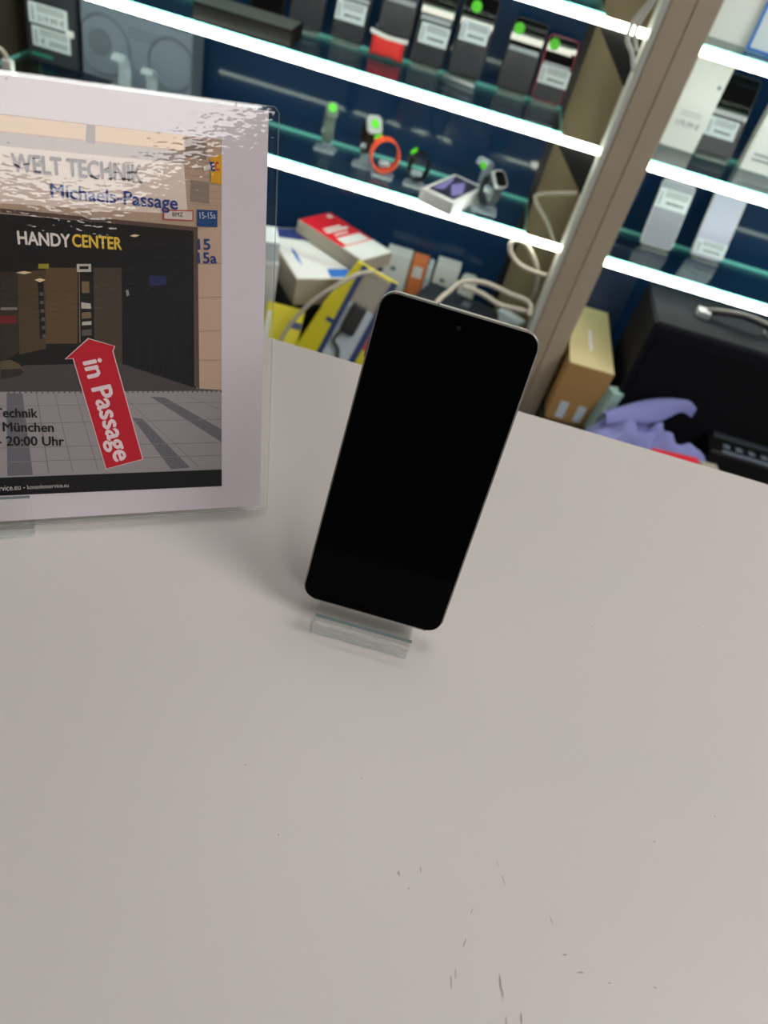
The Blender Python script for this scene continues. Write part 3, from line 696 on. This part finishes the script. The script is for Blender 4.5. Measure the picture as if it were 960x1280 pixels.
# lowest shelf right: two silver phones on clear easels
M['silver'] = mat('silver_back', srgb(126, 134, 146), .35, metal=.2)
M['silver2'] = mat('silver_back_pale', srgb(170, 176, 200), .35, metal=.1)
shelf_phone(.475, 1.775, Z0, 'grey smartphone with white price label near its top on the lowest shelf', short='grey phone with a label near its top', w=.076, h=.142, front='silver', rim='steel', lab=(0, .102, .074, .04), group='phones on the lowest shelf', tilt=20)
shelf_phone(.602, 1.80, Z0, 'pale silver smartphone with price label at its foot', short='pale silver phone with a label at its foot', w=.076, h=.142, front='silver2', rim='steel', lab=(.002, .022, .072, .032), group='phones on the lowest shelf', tilt=20)

# ================================================================== PILE UNDER THE SHELVES
ZB = -.66
def ebox(name, label, cat, org, u, v, w, l, h, m, part='carton_body', bev=.0015, group=None):
    """box whose top face starts at org and runs w along u, l along v; it hangs h below"""
    f = frame(org, u, v)
    t = thing(name, label, cat, mtx=f @ Matrix.Translation((0, 0, -h)), group=group)
    bm = NB(); box(bm, 0, w, 0, l, 0, h, bev); obj(part, bm, m, t)
    return t
# black carton under the blue and white box
t = ebox('carton', 'black carton under the blue and white box', 'box', (-.305, 1.535, -.5545), (.83, .56, 0), (-.5, .86, 0), .125, .22, .1045, M['black'])
# blue and white box
t = ebox('carton', 'white carton with blue print under the red phone box', 'box', (-.290, 1.525, -.488), (.83, .56, 0), (-.5, .86, 0), .150, .245, .065, M['greyb'])
bm = NB(); flat(bm, [(.003, .003), (.147, .003), (.147, .242), (.003, .242)], .0653); obj('lid_print', bm, M['white'], t)
bm = NB(); flat(bm, [(.004, .20), (.146, .165), (.146, .24), (.004, .24)], .0656); obj('blue_corner', bm, M['dblue'], t)
bm = NB(); flat(bm, [(.085, .008), (.144, .008), (.144, .045), (.09, .045)], .0656); flat(bm, [(.03, .09), (.036, .06), (.04, .13), (.036, .15)], .0656); obj('blue_print', bm, M['blue'], t)
# red and white phone box
rc = [(-.350, 1.742, -.45), (-.164, 1.624, -.45), (-.308, 1.853, -.45)]
u = Vector(rc[1])-Vector(rc[0]); v = Vector(rc[2])-Vector(rc[0])
t = ebox('phone_carton', 'red and white phone box on top of the pile', 'box', rc[0], u, v, .218, .110, .034, M['greyb'])
bm = NB(); flat(bm, [(.002, .002), (.150, .002), (.150, .108), (.002, .108)], .0343); obj('red_print', bm, M['red'], t)
bm = NB(); flat(bm, [(.150, .002), (.216, .002), (.216, .108), (.150, .108)], .0343)
flat(bm, [(.112, .02), (.146, .02), (.146, .100), (.112, .100)], .0346)
for a, b, c, d in ((.062, .070, .022, .080), (.074, .084, .018, .092), (.094, .101, .03, .075)): flat(bm, [(a, c), (b, c), (b, d), (a, d)], .0346)
disc(bm, .018, .09, .008, .0344, .0346, 16); obj('white_print', bm, M['white'], t)
# white boxes at the left
t = ebox('carton', 'white upright carton left of the blue and white box', 'box', (-.397, 1.52, -.475), (.93, .36, 0), (-.36, .93, 0), .064, .09, .185, M['white'])
t = ebox('carton', 'small white box lying on the upright white carton at the poster edge', 'box', (-.396, 1.525, -.428), (.93, .36, 0), (-.36, .93, 0), .058, .08, .046, M['label'])
t = ebox('carton', 'dark green flat carton at the left end of the pile', 'box', (-.420, 1.445, -.535), (.97, .2, 0), (-.2, .97, 0), .075, .06, .125, mat('green_board', srgb(60, 88, 80), .6))
# yellow and navy charger packs
def pack(label, org, u, v, w, h, d, outline=None):
    f = frame(org, u, v)
    t = thing('charger_pack', label, 'package', mtx=f, group='yellow charger packs in the pile')
    bm = NB(); prism(bm, outline or [(0, 0), (w, 0), (w, h), (0, h)], -d, 0, .001); fixn(bm); obj('card', bm, M['yellow'], t)
    return t
t = pack('yellow and navy blister pack with clear window leaning on the pile', (-.252, 1.43, -.600), (.96, .05, -.28), (.29, .36, .89), .165, .232, .03, [(0, 0), (.165, 0), (.165, .13), (.134, .175), (.134, .232), (.036, .232), (.012, .12)])
for a, b in ((.046, .058), (.118, .133)):
    bm = NB(); box(bm, a, b, .001, .231, 0, .0012); obj('navy_band', bm, M['packnavy'], t)
bm = NB(); box(bm, .058, .118, .150, .228, 0, .0010); obj('grey_panel', bm, M['greyb'], t)
bm = NB(); box(bm, .058, .118, .010, .150, 0, .0010); obj('white_panel', bm, M['label'], t)
bm = NB(); box(bm, .134, .164, .07, .13, 0, .0012); obj('red_print', bm, M['red'], t)
bm = NB(); box(bm, .066, .100, .085, .155, .001, .022, .006, 3); ch = obj('charger', bm, M['black'], t)
bm = NB(); tube(bm, smoothpath([(.072, .088, .012), (.066, .06, .012), (.085, .045, .01), (.095, .02, .01)]), .004); fixn(bm); obj('charger_cord', bm, M['slate'], ch, True)
bm = NB(); box(bm, .062, .114, .012, .222, .0012, .024, .006, 2); obj('clear_window', bm, M['acr'], t)
bm = NB(); box(bm, .030, .058, .088, .098, .0, .0015); obj('navy_tag', bm, M['packnavy'], t)
t = pack('second yellow pack lying low beside the black carton', (-.330, 1.398, -.636), (.90, .22, -.1), (-.02, .55, .8), .085, .13, .02)
bm = NB(); box(bm, .055, .084, .085, .1, 0, .0012); obj('navy_tag', bm, M['packnavy'], t)
bm = NB(); flat(bm, [(.004, .02), (.02, .02), (.012, .11), (.004, .11)], .0012); obj('white_edge', bm, M['white'], t)
# small red / navy pack by the table edge at left
t = ebox('carton', 'small navy box with red end between poster and yellow pack', 'box', (-.372, 1.395, -.575), (.97, .2, 0), (-.2, .97, 0), .035, .04, .085, M['packnavy'])
bm = NB(); box(bm, .001, .034, -.0008, 0, 0.0, .055); obj('red_print', bm, M['red'], t)
def cable(name, label, pts, r, m='cable'):
    bm = NB(); tube(bm, smoothpath(pts, 8), r, 10); fixn(bm)
    return tag(obj(name, bm, M[m], None, True), label, 'cable')
cable('charging_cable', 'white cable arching over the yellow packs', [(-.288, 1.385, -.658), (-.290, 1.41, -.62), (-.275, 1.425, -.555), (-.235, 1.44, -.485), (-.19, 1.46, -.44), (-.145, 1.50, -.415), (-.105, 1.54, -.43), (-.075, 1.56, -.49), (-.06, 1.57, -.58)], .0045)
# cartons at the back
for x, w, h, m, lab in ((-.098, .066, .158, 'white', 'white box standing at the back beside the orange one'), (-.041, .040, .156, 'orangep', 'small orange and white box at the back of the pile'), (.032, .062, .164, 'white', 'white box at the back behind the black device box'), (-.012, .014, .15, 'label', 'slim white box right of the orange one')):
    t = ebox('carton', lab, 'box', (x-w/2, 1.83, ZB+h), (1, 0, 0), (0, 1, 0), w, .05, h, M[m], group='cartons at the back of the pile')
    bm = NB()
    if m == 'orangep': box(bm, .008, .032, -.001, 0, h-.045, h-.015)
    else: box(bm, w*.3, w*.5, -.001, 0, h-.045, h-.035)
    obj('print', bm, M['white'] if m == 'orangep' else M['grey'], t)
t = thing('wall_plug', 'white rounded plug adapter standing at the back', 'adapter', (.094, 1.82, ZB))
bm = NB(); box(bm, -.022, .022, 0, .05, .0, .15, .014, 4); obj('body', bm, M['whiteg'], t, True)
bm = NB(); box(bm, -.008, .008, -.006, .002, .03, .09, .003); obj('grip', bm, M['label'], t)
# black device box
t = thing('device_bag', 'black boxy device case behind the smartphone', 'case', mtx=Matrix.Translation((.072, 1.652, ZB)) @ Matrix.Rotation(-.3, 4, 'Z'))
bm = NB(); box(bm, -.098, .098, -.055, .065, .001, .163, .018, 3); obj('shell', bm, M['slate'] if False else mat('charcoal_plastic', srgb(40, 46, 52), .5), t)
bm = NB(); box(bm, .01, .03, .004, .03, .163, .1642); obj('logo_print', bm, M['grey'], t)
cable('charging_cable', 'white cable crossing the black device case', [(.02, 1.545, -.50), (.022, 1.57, -.485), (.030, 1.605, -.475), (.045, 1.64, -.47), (.07, 1.67, -.45), (.12, 1.66, -.432), (.18, 1.65, -.435), (.232, 1.64, -.438), (.242, 1.62, -.46)], .006)
cable('charging_cable', 'second white cable drooping toward the post', [(.075, 1.66, -.455), (.12, 1.645, -.452), (.165, 1.64, -.463), (.205, 1.64, -.462), (.243, 1.63, -.454)], .006)
cable('charging_cable', 'white cable looped beside the post under the lowest shelf', [(.246, 1.645, -.367), (.215, 1.65, -.369), (.18, 1.65, -.362), (.155, 1.65, -.345), (.146, 1.65, -.325), (.155, 1.65, -.312), (.175, 1.65, -.312), (.20, 1.655, -.335), (.225, 1.66, -.37), (.240, 1.665, -.42), (.25, 1.775, -.5)], .0055)
cable('charging_cable', 'thin white cable bent against the olive wall', [(.275, 1.89, -.256), (.235, 1.89, -.268), (.19, 1.89, -.285), (.186, 1.89, -.295), (.20, 1.885, -.31), (.235, 1.88, -.34), (.272, 1.87, -.385)], .005)
cable('charging_cable', 'grey cables hanging over the upper strip by the post', [(.236, 1.62, .24), (.232, 1.622, .172), (.221, 1.622, .14), (.2155, 1.622, .12), (.219, 1.62, .1), (.235, 1.612, .084), (.248, 1.606, .06)], .004, 'trim')
cable('charging_cable', 'second grey cable hanging close to the post', [(.246, 1.625, .25), (.240, 1.62, .175), (.228, 1.618, .14), (.2265, 1.617, .115), (.24, 1.61, .09)], .0035, 'trim')
# plug above the poster
t = thing('cable_plug', 'white plug on grey cable rising above the poster edge', 'plug', (-.985, 1.635, -.262))
bm = NB(); box(bm, -.012, .012, -.008, .008, -.028, .012, .005, 3); obj('body', bm, M['whiteg'], t, True)
bm = NB(); tube(bm, smoothpath([(0, 0, .01), (-.006, 0, .022), (-.03, 0, .032), (-.08, .0, .03), (-.13, 0.0, .0)]), .0045); fixn(bm); obj('cord', bm, M['cable'], t, True)
# white carton beside post
t = ebox('carton', 'white carton wedged between black case and post', 'box', (.180, 1.762, -.535), (.8, -.55, 0), (.55, .8, 0), .072, .03, .125, M['label'])

# ---- right of the post
t = thing('cardboard_carton', 'brown cardboard carton beside the post on the floor plinth', 'box', (.4075, 1.54, ZB))
bm = NB(); box(bm, -.0535, .0535, 0, .305, .001, .16, .0015); obj('carton_body', bm, M['kraft2'], t)
bm = NB(); box(bm, -.053, .053, .0, .3045, .1601, .1612); obj('lid', bm, M['kraft'], t)
for x in (-.022, .022):
    bm = NB(); box(bm, x-.010, x+.010, -.0008, 0, .012, .058); obj('paper_label', bm, M['label'], t)
bm = NB(); box(bm, -.004, .004, .08, .18, .1612, .1616); obj('lid_mark', bm, M['white'], t)
t = thing('storage_case', 'dark navy case behind the cardboard carton', 'case', (.423, 1.855, ZB))
bm = NB(); box(bm, -.063, .072, -.0, .04, .001, .33, .004); obj('shell', bm, M['navy2'], t)
bm = NB(); box(bm, .03, .058, -.002, 0, .10, .108); obj('logo_print', bm, M['steel'], t)
t = thing('speaker_box', 'large black speaker with carrying handle on top', 'speaker', (.735, 1.53, ZB))
bm = NB(); box(bm, -.25, .25, .0, .20, .001, .312, .006); obj('cabinet', bm, mat('cabinet_black', srgb(13, 15, 26), .7, spec=.2), t)
bm = NB(); box(bm, -.245, .245, .004, .196, .3115, .3145, .001); obj('top_plate', bm, mat('slate_top', srgb(30, 35, 41), .85, spec=.2), t)
bm = NB(); box(bm, -.235, .235, -.004, .0, .015, .29, .0015); obj('front_grille', bm, M['blackg'] if False else mat('grille_cloth', srgb(8, 9, 15), .8, spec=.2), t)
h = NB(); tube(h, smoothpath([(-.130, .095, .328), (-.10, .095, .335), (-.05, .095, .341), (0, .09, .338), (.02, .09, .329)]), .0075, 10); fixn(h); hd = obj('handle', h, M['black'], t, True)
for x in (-.135, .025):
    bm = NB(); box(bm, x-.014, x+.014, .08, .108, .3145, .331, .003); obj('handle_bracket', bm, M['steel'], hd)
# purple cloth
def cloth_obj():
    t = thing('cloth', 'crumpled lavender cloth lying beside the black speaker', 'cloth', (.562, 1.446, ZB))
    outline = [(-.17, -.085), (-.145, .01), (-.11, .055), (-.03, .075), (.02, .055), (.05, .035), (.075, .06), (.088, .03), (.12, -.004), (.185, -.014), (.195, -.048), (.12, -.075), (0, -.09), (-.1, -.10)]
    pts = smoothpath([(x, y, 0) for x, y in outline], 5, True)
    bm = NB(); R = 12; rings = []
    for r in range(R+1):
        f = r/R
        ring = []
        for i, p in enumerate(pts):
            x, y = p.x*f, p.y*f - .01*(1-f)
            h = .108*(1-f**3.2)**.8 + .012*math.sin(x*75+y*40)*(1-f**2) + .007*math.sin(x*140-y*110) * (1-f**2)
            ring.append(bm.verts.new((x, y, max(.004, h+.006))))
        rings.append(ring)
    for a in range(1, R):
        for i in range(len(pts)):
            j = (i+1) % len(pts); bm.faces.new((rings[a][i], rings[a][j], rings[a+1][j], rings[a+1][i]))
    c = bm.verts.new((0, -.01, .092))
    for i in range(len(pts)): bm.faces.new((c, rings[1][i], rings[1][(i+1) % len(pts)]))
    for v in rings[0]: bm.verts.remove(v)
    fixn(bm); o = obj('body', bm, M['cloth'], t, True)
    bm = NB(); sec = []
    A = [(-.115, .02, .100), (-.07, .035, .125), (-.02, .05, .150), (.03, .055, .168), (.062, .05, .172), (.085, .04, .158)]
    B = [(-.10, -.02, .105), (-.06, -.01, .118), (-.015, .0, .125), (.02, .015, .134), (.055, .032, .158), (.083, .034, .152)]
    A, B = smoothpath(A, 5), smoothpath(B, 5)
    pr = []
    for a, b in zip(A, B):
        row = []
        for k in range(9):
            f = k/8; p = a.lerp(b, f); p.z += .014*math.sin(math.pi*f); row.append(p)
        pr.append(row)
    V = [[[bm.verts.new(p+Vector((0, 0, s))) for p in row] for row in pr] for s in (0, -.005)]
    for s in (0, 1):
        for i in range(len(pr)-1):
            for k in range(8): bm.faces.new((V[s][i][k], V[s][i+1][k], V[s][i+1][k+1], V[s][i][k+1]))
    fixn(bm); obj('folded_flap', bm, M['cloth'], t, True)
cloth_obj()
t = ebox('packet', 'red packet peeking out under the lavender cloth', 'packet', (.553, 1.320, -.535), (1, .12, 0), (-.12, 1, 0), .105, .03, .124, M['red'])
bm = NB(); box(bm, .045, .085, -.001, 0, .104, .114); obj('white_print', bm, M['white'], t)
t = ebox('packet', 'small white packet beside the red one at the counter edge', 'packet', (.662, 1.335, -.538), (1, .1, 0), (-.1, 1, 0), .04, .025, .121, M['greyb'])
t = ebox('tissue_pack', 'small mint green pack behind the lavender cloth', 'packet', (.472, 1.515, -.530), (.9, .4, -.1), (-.4, .9, 0), .030, .03, .12, M['mint'])
t = thing('keyboard', 'black device with grey buttons at the right below the speaker', 'device', mtx=Matrix.Translation((.86, 1.482, ZB)) @ Matrix.Rotation(-.02, 4, 'Z'))
bm = NB(); box(bm, -.148, .17, -.036, .040, .001, .10, .006); obj('body', bm, M['black'], t)
bm = NB(); box(bm, -.135, .16, .022, .039, .1, .106, .002); obj('rear_ridge', bm, M['slate'], t)
for k in range(7):
    bm = NB(); x = -.115+k*.03; box(bm, x, x+.016, -.012, .002, .1, .103, .001); obj('button', bm, M['grey'], t)
bm = NB(); box(bm, -.12, .08, -.033, -.022, .1, .1015); obj('pale_trim', bm, M['grey'], t)
